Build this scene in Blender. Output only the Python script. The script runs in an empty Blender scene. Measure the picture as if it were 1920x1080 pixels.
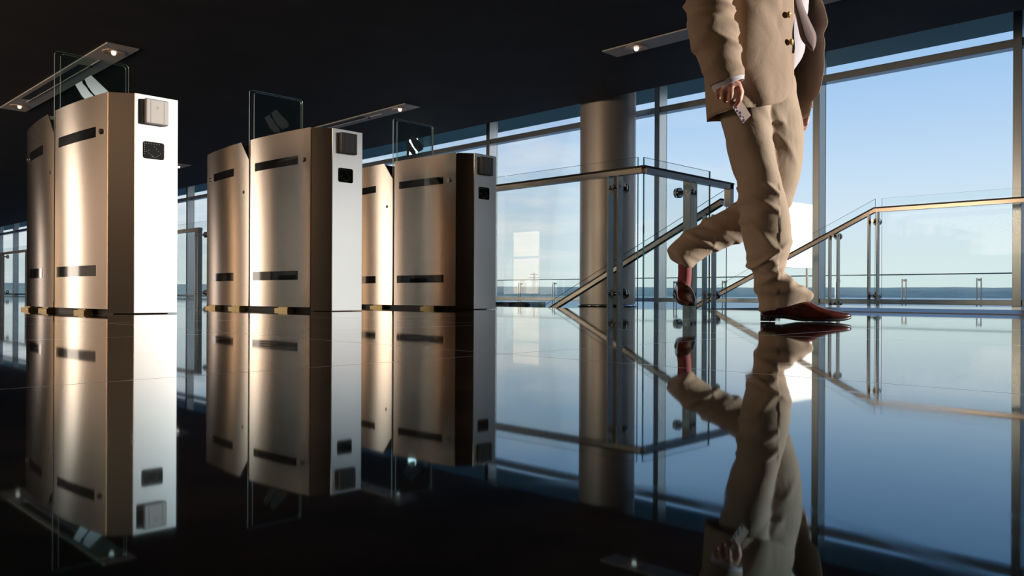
import bpy, bmesh, math, random
from mathutils import Vector, Matrix, noise
random.seed(7)
SC = bpy.context.scene
COL = SC.collection
PI = math.pi
TH = math.radians(45.53)

# ------------------------------------------------------------------ camera
CAM_H = 0.094
cam = bpy.data.cameras.new('camera'); cam_o = bpy.data.objects.new('camera', cam); COL.objects.link(cam_o)
cam.sensor_width = 36; cam.lens = 1500 / 1920 * 36; cam.shift_y = 13 / 1920
cam.clip_start = 0.02; cam.clip_end = 20000
cam_o.matrix_world = (Matrix.Translation((0, 0, CAM_H)) @ Matrix.Rotation(-TH, 4, 'Z')
                      @ Matrix.Rotation(PI / 2, 4, 'X') @ Matrix.Rotation(math.radians(.25), 4, 'Z'))
SC.camera = cam_o
vs = SC.view_settings
vs.view_transform = 'Standard'; vs.look = 'None'; vs.gamma = 1; vs.use_curve_mapping = False
vs.exposure = 0.0
SC.cycles.transparent_max_bounces = 32
SC.cycles.max_bounces = 12
SC.cycles.glossy_bounces = 8
SC.cycles.sample_clamp_indirect = 6.0

def lin(c):
    return tuple((v / 12.92 if v <= .04045 else ((v + .055) / 1.055) ** 2.4) for v in [x / 255 for x in c]) + (1,)

# ------------------------------------------------------------------ sky
W = bpy.data.worlds.new('sky'); SC.world = W; W.use_nodes = True
nt = W.node_tree; nt.nodes.clear()
N = nt.nodes.new; LK = nt.links.new
out = N('ShaderNodeOutputWorld'); bg = N('ShaderNodeBackground'); tc = N('ShaderNodeTexCoord')
sep = N('ShaderNodeSeparateXYZ'); LK(tc.outputs['Generated'], sep.inputs[0])
ramp = N('ShaderNodeValToRGB'); LK(sep.outputs['Z'], ramp.inputs[0])
stops = [(0.0, (230, 240, 236)), (.03, (230, 242, 240)), (.07, (224, 238, 245)), (.13, (208, 229, 248)),
         (.20, (184, 214, 246)), (.30, (153, 195, 238)), (.38, (122, 172, 226)), (.6, (66, 118, 190)), (1.0, (38, 80, 150))]
cr = ramp.color_ramp
cr.elements[0].position = stops[0][0]; cr.elements[0].color = lin(stops[0][1])
cr.elements[1].position = stops[-1][0]; cr.elements[1].color = lin(stops[-1][1])
for p, c in stops[1:-1]:
    e = cr.elements.new(p); e.color = lin(c)
# thin cirrus: noise stretched on a high plane, mostly over the far left part of the sky
add = N('ShaderNodeMath'); add.operation = 'ADD'; add.inputs[1].default_value = .08; LK(sep.outputs['Z'], add.inputs[0])
dx = N('ShaderNodeMath'); dx.operation = 'DIVIDE'; LK(sep.outputs['X'], dx.inputs[0]); LK(add.outputs[0], dx.inputs[1])
dy = N('ShaderNodeMath'); dy.operation = 'DIVIDE'; LK(sep.outputs['Y'], dy.inputs[0]); LK(add.outputs[0], dy.inputs[1])
cmb = N('ShaderNodeCombineXYZ'); LK(dx.outputs[0], cmb.inputs[0]); LK(dy.outputs[0], cmb.inputs[1])
nz = N('ShaderNodeTexNoise'); nz.inputs['Scale'].default_value = 1.25; nz.inputs['Detail'].default_value = 7
nz.inputs['Roughness'].default_value = .62; LK(cmb.outputs[0], nz.inputs['Vector'])
cl = N('ShaderNodeMapRange'); cl.inputs[1].default_value = .44; cl.inputs[2].default_value = .64; LK(nz.outputs[0], cl.inputs[0])
side = N('ShaderNodeMapRange'); side.inputs[1].default_value = .42; side.inputs[2].default_value = .74
LK(sep.outputs['Y'], side.inputs[0])
lowm = N('ShaderNodeMapRange'); lowm.inputs[1].default_value = .3; lowm.inputs[2].default_value = .1; LK(sep.outputs['Z'], lowm.inputs[0])
m1 = N('ShaderNodeMath'); m1.operation = 'MULTIPLY'; LK(cl.outputs[0], m1.inputs[0]); LK(side.outputs[0], m1.inputs[1])
m2 = N('ShaderNodeMath'); m2.operation = 'MULTIPLY'; LK(m1.outputs[0], m2.inputs[0]); LK(lowm.outputs[0], m2.inputs[1])
mixc = N('ShaderNodeMixRGB'); LK(m2.outputs[0], mixc.inputs[0]); LK(ramp.outputs[0], mixc.inputs[1])
mixc.inputs[2].default_value = lin((244, 248, 250))
# warm glow of the low sun, off to the right and behind the viewer
SUN = Vector((.665, -.747, .108)).normalized()
dotn = N('ShaderNodeVectorMath'); dotn.operation = 'DOT_PRODUCT'; LK(tc.outputs['Generated'], dotn.inputs[0]); dotn.inputs[1].default_value = SUN
glow = N('ShaderNodeMapRange'); glow.inputs[1].default_value = .8; glow.inputs[2].default_value = 1.0; LK(dotn.outputs['Value'], glow.inputs[0])
gp = N('ShaderNodeMath'); gp.operation = 'POWER'; gp.inputs[1].default_value = 2.5; LK(glow.outputs[0], gp.inputs[0])
mg = N('ShaderNodeMixRGB'); mg.blend_type = 'ADD'; LK(gp.outputs[0], mg.inputs[0]); LK(mixc.outputs[0], mg.inputs[1])
mg.inputs[2].default_value = (2.2, 1.9, 1.6, 1)
LK(mg.outputs[0], bg.inputs['Color']); bg.inputs['Strength'].default_value = 1.0
LK(bg.outputs[0], out.inputs[0])

# ------------------------------------------------------------------ sun and added area lights along the unseen left wall
sl = bpy.data.lights.new('sun', 'SUN'); so = bpy.data.objects.new('sun', sl); COL.objects.link(so)
sl.energy = 8.0; sl.color = (1, .89, .78); sl.angle = math.radians(1.2)
so.rotation_euler = SUN.to_track_quat('Z', 'Y').to_euler()
# (y, z, width, height, watts, colour)
LEFT_LIGHTS = [(14.2, 1.2, 2.0, 2.1, 80, (1, .86, .72)), (18.8, 1.2, 1.2, 2.1, 24, (1, .66, .40)), (11.4, 1.2, 9.0, 2.1, 36, (1, .74, .54)),
               (33.0, 1.2, 5.0, 2.1, 130, (1, .84, .74)), (-1.2, 2.0, 6.0, .35, 9, (1, .70, .46)), (6.5, 1.6, 5.0, 1.2, 115, (1, .72, .50)),
               (8.0, .45, 2.5, .6, 20, (1, .74, .52))]
for yy, zz, ww, hh, pw, cc in LEFT_LIGHTS:  # added for gate highlight bands and warm fill; no windows stand there
    al = bpy.data.lights.new('left_fill', 'AREA'); ao = bpy.data.objects.new('left_fill', al); COL.objects.link(ao)
    al.shape = 'RECTANGLE'; al.size = hh; al.size_y = ww; al.energy = pw; al.color = cc
    ao.location = (-3.42, yy, zz); ao.rotation_euler = (0, -PI / 2, 0)

# ------------------------------------------------------------------ materials
def mat(name, base=(.5, .5, .5), rough=.5, metal=0.0, **k):
    m = bpy.data.materials.new(name); m.use_nodes = True
    b = m.node_tree.nodes['Principled BSDF']
    b.inputs['Base Color'].default_value = tuple(base[:3]) + (1,)
    b.inputs['Roughness'].default_value = rough; b.inputs['Metallic'].default_value = metal
    for kk, v in k.items():
        b.inputs[kk].default_value = v
    return m

def nodes(m):
    return m.node_tree.nodes, m.node_tree.links, m.node_tree.nodes['Principled BSDF']

def add_noise(m, scale=(1, 1, 1), nscale=5, c1=None, c2=None, bump=0, dist=.002, detail=4, rr=None, coord='Object'):
    ns, lk, b = nodes(m)
    t = ns.new('ShaderNodeTexCoord'); mp = ns.new('ShaderNodeMapping'); mp.inputs['Scale'].default_value = scale
    lk.new(t.outputs[coord], mp.inputs[0])
    n = ns.new('ShaderNodeTexNoise'); n.inputs['Scale'].default_value = nscale; n.inputs['Detail'].default_value = detail
    lk.new(mp.outputs[0], n.inputs['Vector'])
    if c1:
        r = ns.new('ShaderNodeValToRGB'); r.color_ramp.elements[0].position = .35; r.color_ramp.elements[1].position = .65
        r.color_ramp.elements[0].color = tuple(c1) + (1,); r.color_ramp.elements[1].color = tuple(c2) + (1,)
        lk.new(n.outputs[0], r.inputs[0]); lk.new(r.outputs[0], b.inputs['Base Color'])
    if rr:
        mr = ns.new('ShaderNodeMapRange'); mr.inputs[3].default_value = rr[0]; mr.inputs[4].default_value = rr[1]
        lk.new(n.outputs[0], mr.inputs[0]); lk.new(mr.outputs[0], b.inputs['Roughness'])
    if bump:
        bp = ns.new('ShaderNodeBump'); bp.inputs['Strength'].default_value = bump; bp.inputs['Distance'].default_value = dist
        lk.new(n.outputs[0], bp.inputs['Height']); lk.new(bp.outputs[0], b.inputs['Normal'])
    return n

def brushed(name, base, rough, aniso=.55, streak=(2, 2, 160)):
    m = mat(name, base, rough, 1.0)
    add_noise(m, streak, 4, rr=(rough * .94, rough * 1.06), detail=2)
    ns, lk, b = nodes(m)
    b.inputs['Anisotropic'].default_value = aniso
    tg = ns.new('ShaderNodeTangent'); tg.direction_type = 'RADIAL'; tg.axis = 'Z'
    lk.new(tg.outputs[0], b.inputs['Tangent']); b.inputs['Anisotropic Rotation'].default_value = .25
    return m

def thin_glass(name, tint, refl=1.0, ior=1.5):
    m = bpy.data.materials.new(name); m.use_nodes = True
    ns = m.node_tree.nodes; lk = m.node_tree.links; ns.clear()
    o = ns.new('ShaderNodeOutputMaterial'); mx = ns.new('ShaderNodeMixShader')
    tr = ns.new('ShaderNodeBsdfTransparent'); tr.inputs[0].default_value = tuple(tint) + (1,)
    gl = ns.new('ShaderNodeBsdfGlossy'); gl.inputs['Roughness'].default_value = 0.0
    gl.inputs['Color'].default_value = (1, 1, 1, 1)
    fr = ns.new('ShaderNodeFresnel'); fr.inputs[0].default_value = ior
    mu = ns.new('ShaderNodeMath'); mu.operation = 'MULTIPLY'; mu.inputs[1].default_value = refl
    lk.new(fr.outputs[0], mu.inputs[0]); lk.new(mu.outputs[0], mx.inputs[0])
    lk.new(tr.outputs[0], mx.inputs[1]); lk.new(gl.outputs[0], mx.inputs[2]); lk.new(mx.outputs[0], o.inputs[0])
    return m

M = {}
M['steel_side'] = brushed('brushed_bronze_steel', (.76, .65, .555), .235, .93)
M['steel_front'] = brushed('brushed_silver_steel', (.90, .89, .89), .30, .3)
M['chrome'] = mat('polished_steel', (.72, .70, .67), .12, 1.0)
M['satin'] = brushed('satin_rail_steel', (.60, .54, .46), .2, .3)
M['post'] = brushed('post_steel', (.60, .59, .54), .25, .3)
M['dark_glass'] = mat('black_sensor_glass', (.006, .006, .008), .06)
M['display'] = mat('black_display', (.004, .004, .005), .45); nodes(M['display'])[2].inputs['Specular IOR Level'].default_value = .06
M['led'] = mat('led_dots', (.2, .22, .12), .4); nodes(M['led'])[2].inputs['Emission Color'].default_value = (.6, .65, .3, 1); nodes(M['led'])[2].inputs['Emission Strength'].default_value = .12
M['reader'] = mat('grey_plastic', (.27, .25, .24), .42, .2); add_noise(M['reader'], (1, 1, 1), 300, bump=.05, dist=.0003)
M['reader_line'] = mat('grey_plastic_dark', (.12, .11, .10), .5)
M['cap'] = mat('dark_rail_cap', (.03, .028, .025), .3, .6)
M['plinth'] = mat('dark_plinth', (.03, .025, .02), .5)
M['brass'] = mat('brass_foot', (.45, .33, .14), .35, .8)
M['inside'] = mat('inner_panel', (.16, .11, .07), .5, .4)
M['leaf'] = thin_glass('barrier_glass', (.86, .93, .93), .5)
M['leaf_edge'] = mat('barrier_glass_edge', (.62, .70, .68), .12)
nodes(M['leaf_edge'])[2].inputs['Transmission Weight'].default_value = .3
M['etch'] = mat('frosted_sticker', (.27, .33, .35), .9)
M['rail_glass'] = thin_glass('guard_glass', (.965, .985, .985), .10)
M['glass_edge'] = mat('guard_glass_edge', (.015, .13, .15), .1)
nodes(M['glass_edge'])[2].inputs['Transmission Weight'].default_value = .35
M['pane'] = thin_glass('window_glass', (.965, .985, .992), .14)
M['mullion'] = mat('mullion_aluminium', (.60, .67, .70), .25, .92); add_noise(M['mullion'], (1, 1, 1), 60, rr=(.22, .28))
M['column'] = mat('column_metallic_paint', (.62, .56, .51), .42, .55); add_noise(M['column'], (1, 1, .3), 3, rr=(.40, .45))
M['ceil'] = mat('charcoal_ceiling', (.045, .044, .047), .75); add_noise(M['ceil'], (1, 1, 1), 2.0, (.041, .040, .043), (.050, .049, .052))
M['trough'] = mat('light_housing', (.82, .77, .73), .5)
M['slot'] = mat('light_slot', (.06, .055, .05), .5)
M['lamp_cup'] = mat('lamp_reflector', (.85, .60, .44), .3, .25)
M['bulb'] = mat('lamp_bulb', (1, .9, .8), .3); nodes(M['bulb'])[2].inputs['Emission Color'].default_value = (1, .85, .7, 1); nodes(M['bulb'])[2].inputs['Emission Strength'].default_value = 1.6
M['wall'] = mat('warm_wall', (.20, .15, .11), .8); add_noise(M['wall'], (1, 1, 1), 1.5, (.18, .135, .10), (.22, .165, .12))
M['darkwall'] = mat('dark_wall', (.03, .028, .028), .7); add_noise(M['darkwall'], (1, 1, 1), 1.5, (.026, .024, .024), (.034, .032, .032))
M['carpet'] = mat('landing_carpet', (.05, .065, .09), .85); add_noise(M['carpet'], (1, 1, 1), 200, (.04, .055, .078), (.06, .075, .10))
M['kerb'] = mat('pale_stone', (.85, .86, .88), .12); add_noise(M['kerb'], (1, 1, 1), 40, (.82, .83, .85), (.88, .89, .91))
M['concrete'] = mat('terrace_concrete', (.32, .33, .34), .8); add_noise(M['concrete'], (1, 1, 1), 4, (.28, .29, .30), (.36, .37, .38))
M['canopy'] = mat('canopy_paint', (.12, .32, .33), .6); add_noise(M['canopy'], (1, 1, 1), 1, (.11, .31, .32), (.13, .33, .34))
M['hill'] = mat('far_hills', (.28, .41, .36), 1.0); add_noise(M['hill'], (.01, .01, .03), .8, (.24, .36, .32), (.32, .46, .40), detail=6)
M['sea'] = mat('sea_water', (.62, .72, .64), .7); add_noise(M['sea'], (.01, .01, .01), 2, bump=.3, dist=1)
M['pylon'] = mat('pylon_steel', (.10, .16, .20), .7)
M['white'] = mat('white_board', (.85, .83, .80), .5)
# floor: dark polished granite
M['floor'] = mat('polished_dark_granite', (.03, .024, .02), .035)
nf = add_noise(M['floor'], (1, 1, 1), 9, (.003, .0025, .0025), (.020, .014, .011), detail=8)
ns, lk, b = nodes(M['floor'])
vo = ns.new('ShaderNodeTexNoise'); vo.inputs['Scale'].default_value = 3.0; vo.inputs['Detail'].default_value = 3
tcf = ns.new('ShaderNodeTexCoord'); lk.new(tcf.outputs['Object'], vo.inputs['Vector'])
bpf = ns.new('ShaderNodeBump'); bpf.inputs['Strength'].default_value = .009; bpf.inputs['Distance'].default_value = .004
lk.new(vo.outputs[0], bpf.inputs['Height']); lk.new(bpf.outputs[0], b.inputs['Normal'])
b.inputs['Specular IOR Level'].default_value = 0
gl = ns.new('ShaderNodeBsdfGlossy'); lk.new(bpf.outputs[0], gl.inputs['Normal'])
fr = ns.new('ShaderNodeFresnel'); fr.inputs['IOR'].default_value = 1.55
# cool tint put into the colour of steep reflections, imitating a polarised sky
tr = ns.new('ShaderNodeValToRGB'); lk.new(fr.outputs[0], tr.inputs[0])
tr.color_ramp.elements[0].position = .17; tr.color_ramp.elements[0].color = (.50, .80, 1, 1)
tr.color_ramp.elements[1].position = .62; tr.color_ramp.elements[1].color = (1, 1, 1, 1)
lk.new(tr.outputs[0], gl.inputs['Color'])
mxf = ns.new('ShaderNodeMixShader'); lk.new(fr.outputs[0], mxf.inputs[0]); lk.new(b.outputs[0], mxf.inputs[1]); lk.new(gl.outputs[0], mxf.inputs[2])
lk.new(mxf.outputs[0], ns['Material Output'].inputs[0])
# slight duller veins
vn = ns.new('ShaderNodeTexNoise'); vn.inputs['Scale'].default_value = 1.4; vn.inputs['Detail'].default_value = 9; vn.inputs['Distortion'].default_value = 1.5
lk.new(tcf.outputs['Object'], vn.inputs['Vector'])
vr = ns.new('ShaderNodeValToRGB')
vr.color_ramp.elements[0].position = .49; vr.color_ramp.elements[0].color = (.03, .03, .03, 1)
e = vr.color_ramp.elements.new(.505); e.color = (.06, .06, .06, 1)
vr.color_ramp.elements[-1].position = .52; vr.color_ramp.elements[-1].color = (.03, .03, .03, 1)
lk.new(vn.outputs[0], vr.inputs[0]); 
bt = ns.new('ShaderNodeTexBrick'); bt.offset = 0; bt.inputs['Scale'].default_value = 1.0; bt.inputs['Mortar Size'].default_value = .0018; bt.inputs['Mortar Smooth'].default_value = .1
bt.inputs['Brick Width'].default_value = .9; bt.inputs['Row Height'].default_value = .9
lk.new(tcf.outputs['Object'], bt.inputs['Vector'])
mj = ns.new('ShaderNodeMixRGB'); lk.new(bt.outputs['Fac'], mj.inputs[0]); lk.new(vr.outputs[0], mj.inputs[1]); mj.inputs[2].default_value = (.3, .3, .3, 1)
lk.new(mj.outputs[0], gl.inputs['Roughness'])
# cloth and skin
def cloth(name, c, w=900, amt=.12):
    m = mat(name, c, .85)
    add_noise(m, (1, 1, 1), w, tuple(v * (1 - amt) for v in c), tuple(v * (1 + amt) for v in c), bump=.12, dist=.0006)
    ns, lk, b = nodes(m)
    b.inputs['Sheen Weight'].default_value = .1
    if w < 1000:
        t = ns.new('ShaderNodeTexCoord'); n2 = ns.new('ShaderNodeTexNoise'); n2.inputs['Scale'].default_value = 11; n2.inputs['Detail'].default_value = 6; n2.inputs['Distortion'].default_value = .8
        lk.new(t.outputs['Object'], n2.inputs['Vector'])
        bp = ns.new('ShaderNodeBump'); bp.inputs['Strength'].default_value = .35; bp.inputs['Distance'].default_value = .012
        lk.new(n2.outputs[0], bp.inputs['Height'])
        old = b.inputs['Normal'].links[0].from_node
        lk.new(bp.outputs[0], old.inputs['Normal'])
    return m
M['linen'] = cloth('tan_linen', (.35, .248, .175))
M['trouser'] = cloth('tan_trouser_linen', (.40, .30, .22))
M['lining'] = mat('brown_lining', (.045, .022, .012), .5)
M['shirt'] = cloth('white_shirt', (.58, .55, .62), 1200, .04)
M['tie'] = cloth('mauve_tie', (.20, .14, .14), 1500, .15)
M['skin'] = mat('skin', (.56, .30, .22), .5); nodes(M['skin'])[2].inputs['Subsurface Weight'].default_value = .08
add_noise(M['skin'], (1, 1, 1), 60, (.52, .27, .20), (.60, .33, .245))
M['hair'] = mat('dark_hair', (.03, .02, .015), .5)
M['leather'] = mat('oxblood_leather', (.11, .024, .017), .24); add_noise(M['leather'], (1, 1, 1), 25, (.07, .016, .012), (.13, .030, .020))
M['leather_pink'] = M['leather']
M['sole'] = mat('dark_sole', (.025, .02, .02), .4)
M['sock'] = cloth('wine_sock', (.22, .05, .06), 1500, .15)
M['button'] = mat('horn_button', (.52, .34, .10), .25)
M['card'] = mat('card_plastic', (.44, .36, .32), .3)
M['ink'] = mat('navy_print', (.03, .03, .08), .5)
M['inkw'] = mat('pale_print', (.62, .62, .70), .5)

# ------------------------------------------------------------------ mesh helpers
def obj(name, bm, m, parent=None, smooth=False, loc=None):
    me = bpy.data.meshes.new(name)
    bm.normal_update()
    if smooth:
        for f in bm.faces: f.smooth = True
    bm.to_mesh(me); bm.free()
    o = bpy.data.objects.new(name, me); COL.objects.link(o)
    for mm in (m if isinstance(m, (list, tuple)) else [m]): me.materials.append(mm)
    if parent: o.parent = parent
    if loc: o.location = loc
    return o

def new(): return bmesh.new()

def box(bm, x0, x1, y0, y1, z0, z1, mi=0):
    v = [bm.verts.new(p) for p in ((x0, y0, z0), (x1, y0, z0), (x1, y1, z0), (x0, y1, z0), (x0, y0, z1), (x1, y0, z1), (x1, y1, z1), (x0, y1, z1))]
    fs = [bm.faces.new([v[i] for i in f]) for f in ((3, 2, 1, 0), (4, 5, 6, 7), (0, 1, 5, 4), (1, 2, 6, 5), (2, 3, 7, 6), (3, 0, 4, 7))]
    for f in fs: f.material_index = mi
    return fs

def bx(x0, x1, y0, y1, z0, z1, bev=0):
    bm = new(); box(bm, x0, x1, y0, y1, z0, z1)
    if bev: bmesh.ops.bevel(bm, geom=bm.edges[:], offset=bev, segments=2, affect='EDGES', profile=.5)
    return bm

def prism(bm, pts, z0, z1, mi=0):
    """plan polygon (ccw) extruded in z"""
    a = [bm.verts.new((x, y, z0)) for x, y in pts]; c = [bm.verts.new((x, y, z1)) for x, y in pts]
    n = len(pts)
    bm.faces.new(a[::-1]).material_index = mi; bm.faces.new(c).material_index = mi
    for i in range(n):
        bm.faces.new((a[i], a[(i + 1) % n], c[(i + 1) % n], c[i])).material_index = mi

def tube(bm, p0, p1, r0, r1=None, seg=16):
    r1 = r0 if r1 is None else r1
    p0, p1 = Vector(p0), Vector(p1); d = (p1 - p0).normalized()
    u = d.orthogonal().normalized(); w = d.cross(u)
    A = []; B = []
    for i in range(seg):
        t = 2 * PI * i / seg; q = u * math.cos(t) + w * math.sin(t)
        A.append(bm.verts.new(p0 + q * r0)); B.append(bm.verts.new(p1 + q * r1))
    bm.faces.new(A[::-1]); bm.faces.new(B)
    for i in range(seg):
        f = bm.faces.new((A[i], A[(i + 1) % seg], B[(i + 1) % seg], B[i])); f.smooth = True

def rbar(bm, p0, p1, side, w, h):
    """rectangular bar from p0 to p1 (top centre line); side = horizontal width direction; hangs down h"""
    p0, p1, s = Vector(p0), Vector(p1), Vector(side) * w / 2; dn = Vector((0, 0, -h))
    c = [p0 - s, p0 + s, p0 + s + dn, p0 - s + dn]; d = [p1 - s, p1 + s, p1 + s + dn, p1 - s + dn]
    A = [bm.verts.new(v) for v in c]; B = [bm.verts.new(v) for v in d]
    bm.faces.new(A); bm.faces.new(B[::-1])
    for i in range(4): bm.faces.new((A[(i + 1) % 4], A[i], B[i], B[(i + 1) % 4]))
    bmesh.ops.recalc_face_normals(bm, faces=bm.faces[:])

def sheet(bm, quad, thick, edge_mi=1):
    """thick glass sheet from four corner points; the rim faces get material 1"""
    q = [Vector(p) for p in quad]; n = (q[1] - q[0]).cross(q[3] - q[0]).normalized() * thick / 2
    A = [bm.verts.new(p - n) for p in q]; B = [bm.verts.new(p + n) for p in q]
    bm.faces.new(A[::-1]); bm.faces.new(B)
    k = len(q)
    for i in range(k):
        bm.faces.new((A[i], A[(i + 1) % k], B[(i + 1) % k], B[i])).material_index = edge_mi

def empty(name, loc=(0, 0, 0), rz=0, parent=None):
    o = bpy.data.objects.new(name, None); COL.objects.link(o); o.empty_display_size = .2
    o.location = loc; o.rotation_euler = (0, 0, rz)
    if parent: o.parent = parent
    return o

def tag(o, label=None, cat=None, group=None, kind=None):
    if label: o['label'] = label
    if cat: o['category'] = cat
    if group: o['group'] = group
    if kind: o['kind'] = kind
    return o

def thing(name, label, cat, loc=(0, 0, 0), rz=0, group=None):
    return tag(empty(name, loc, rz), label, cat, group)

def struct(name, bm, m):
    return tag(obj(name, bm, m), kind='structure')

def copy_tree(o, parent=None):
    c = o.copy(); COL.objects.link(c)
    if parent: c.parent = parent
    for ch in list(o.children): copy_tree(ch, c)
    return c

# ------------------------------------------------------------------ room shell
CEIL = 2.325; CX = 7.2; TOP = 2.78; XW = 8.05; GX = 8.2; YA = -9.0; YB = 44.0; XL = -3.5
OPX, OPY, OPE = 4.45, 3.17, 7.4        # stair opening
bm = new()
for r in ((XL, OPX, YA, YB), (OPX, 4.92, YA, OPY), (OPX, GX, OPE, YB)):
    box(bm, r[0], r[1], r[2], r[3], -.3, 0)
struct('floor', bm, M['floor'])
bm = new(); box(bm, 4.92, GX, YA, OPY, -.3, -.003); struct('floor_landing', bm, M['carpet'])
bm = new()   # shallow raised edging strip
pr = [(4.92, -.003), (5.36, -.003), (5.36, .035), (5.02, .024), (4.925, .004)]
v1 = [bm.verts.new((x, YA, z)) for x, z in pr]; v2 = [bm.verts.new((x, 2.45, z)) for x, z in pr]
bm.faces.new(v1); bm.faces.new(v2[::-1])
for i in range(5): bm.faces.new((v1[i], v2[i], v2[(i + 1) % 5], v1[(i + 1) % 5]))
bmesh.ops.recalc_face_normals(bm, faces=bm.faces[:]); struct('trim_1', bm, M['kerb'])
bm = new(); box(bm, XL, CX, YA, YB, CEIL, TOP + .3); box(bm, CX, GX + .1, YA, YB, TOP, TOP + .3); struct('ceiling', bm, M['ceil'])
bm = new(); box(bm, XL - .2, XL, YA, YB, -.3, TOP + .3); struct('wall_left', bm, M['wall'])
bm = new(); box(bm, XL, GX + .1, YB, YB + .2, -.3, TOP + .3); struct('wall_far', bm, M['darkwall'])
bm = new(); box(bm, XL, GX + .1, YA - .2, YA, -.3, TOP + .3); struct('wall_rear', bm, M['darkwall'])
bm = new(); box(bm, XW, GX + .1, -2.8, -1.1, -.3, TOP + .3); struct('wall_right', bm, M['darkwall'])
bm = new(); box(bm, 4.45, GX, 3.17, OPE, -1.7, -1.53); struct('floor_lower', bm, M['darkwall'])
bm = new(); box(bm, 4.3, 4.45, 3.17, OPE, -1.53, -.3); struct('wall_stairwell_near', bm, M['darkwall'])
bm = new(); box(bm, 4.45, GX, OPE, OPE + .2, -1.53, -.3); struct('wall_stairwell_end', bm, M['darkwall'])
bm = new(); box(bm, GX + .02, GX + .15, 3.0, OPE, -1.53, -.3); struct('wall_stairwell_far', bm, M['darkwall'])
st = thing('staircase', 'flight of dark steps descending between the two sloping handrails', 'stairs', (6.58, 3.17, 0))
for i in range(8):
    obj('tread', bx(-1.05, 1.05, i * .28, i * .28 + .31, -.17 * (i + 1) - .05, -.17 * (i + 1)), M['carpet'], st)
bm = new(); A = [(0, -.23), (2.24, -1.53), (0, -1.53)]
v1 = [bm.verts.new((-1.0, y, z)) for y, z in A]; v2 = [bm.verts.new((1.0, y, z)) for y, z in A]
bm.faces.new(v1); bm.faces.new(v2[::-1])
for i in range(3): bm.faces.new((v1[i], v2[i], v2[(i + 1) % 3], v1[(i + 1) % 3]))
bmesh.ops.recalc_face_normals(bm, faces=bm.faces[:]); obj('base', bm, M['darkwall'], st)

# windows: a bay = mullion, transom, sill, panes
edges = [-8.9, -6.1, -2.8, -1.12, 1.71, 3.50, 5.447, 8.375, 10.24, 12.3, 14.4, 16.5, 18.58, 20.7, 22.8, 24.9, 27.0, 29.1, 31.2, 33.3, 35.4, 37.5, 39.6, 41.7, 43.93]
for i in range(len(edges) - 1):
    y0, y1 = edges[i], edges[i + 1]
    if i == 2: continue      # solid wall there
    w = tag(empty('window_%d' % (i + 1), (XW, y0, 0)), kind='structure')
    L = y1 - y0
    obj('mullion', bx(0, .17, 0, .07, -.3, TOP, .003), M['mullion'], w)
    obj('transom', bx(.02, .14, .07, L, 2.283, 2.356, .003), M['mullion'], w)
    obj('sill', bx(.02, .14, .07, L, .020, .068, .003), M['mullion'], w)
    obj('head', bx(.08, .17, .07, L, TOP - .02, TOP), M['darkwall'], w)
    obj('lower_pane', bx(.146, .158, .07, L, -.25, 2.32), M['pane'], w)
    obj('upper_pane', bx(.146, .158, .07, L, 2.322, TOP - .022), M['pane'], w)
    # dark glazing gasket line beside the mullion
    obj('gasket', bx(.14, .172, .07, .082, .07, TOP - .02), M['glass_edge'], w)

# outside: canopy, terrace, sea, hills
bm = new(); box(bm, GX + .1, 10.0, -8, 48, 2.985, 3.2); tag(obj('canopy', bm, M['canopy']), kind='structure')
bm = new(); box(bm, GX + .15, 16.5, -20, 60, -.8, -.5); tag(obj('terrace', bm, M['concrete']), kind='structure')
# added unseen wall that keeps the low sun off most of the window wall
bm = new(); box(bm, GX + .15, 18.5, -2.9, -2.6, -.5, 7); box(bm, 21.3, 60, -2.9, -2.6, -8, 9); tag(obj('sun_block_wall', bm, M['concrete']), kind='structure')
bm = new(); box(bm, 16.5, 18, -20, 60, -12, -.6); tag(obj('terrace_wall', bm, M['concrete']), kind='structure')
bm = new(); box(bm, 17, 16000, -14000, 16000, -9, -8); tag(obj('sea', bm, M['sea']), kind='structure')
bm = new()
prev = None
for k in range(161):
    a = math.radians(-60 + k * 1.0)
    dist = 6000
    x, y = dist * math.sin(a + TH), dist * math.cos(a + TH)
    h = 62 + 8 * noise.noise((k * .13, 1, 0)) + 5 * noise.noise((k * .5, 3, 0)) + 1.5 * noise.noise((k * 1.7, 5, 0))
    cur = [bm.verts.new((x, y, -9)), bm.verts.new((x * 1.05, y * 1.05, h * .55)), bm.verts.new((x * 1.12, y * 1.12, h * 1.12)), bm.verts.new((x * 1.4, y * 1.4, -9))]
    if prev:
        for j in range(3): bm.faces.new((prev[j], cur[j], cur[j + 1], prev[j + 1]))
    prev = cur
tag(obj('hills', bm, M['hill'], smooth=True), kind='structure')

# outer glass balustrade on the terrace
bal = thing('glass_balustrade', 'low glass balustrade with thin posts along the terrace edge outside', 'balustrade', (16, 0, -.5))
bm = new(); y = -6.0
sheet(bm, [(0, -14, .08), (0, 40, .08), (0, 40, 1.0), (0, -14, 1.0)], .012); obj('glass_panel', bm, [M['rail_glass'], M['glass_edge']], bal)
obj('cap_rail', bx(-.012, .012, -14, 40, 1.0, 1.022), M['glass_edge'], bal)
for k in range(30):
    y = -4.77 + 1.256 * k
    bm = new(); box(bm, -.12, -.09, y - .04, y - .028, 0, .93); box(bm, -.12, -.09, y + .028, y + .04, 0, .93)
    tube(bm, (-.12, y, .9), (.01, y, .9), .02, seg=10)
    obj('post', bm, M['chrome'], bal)

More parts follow.
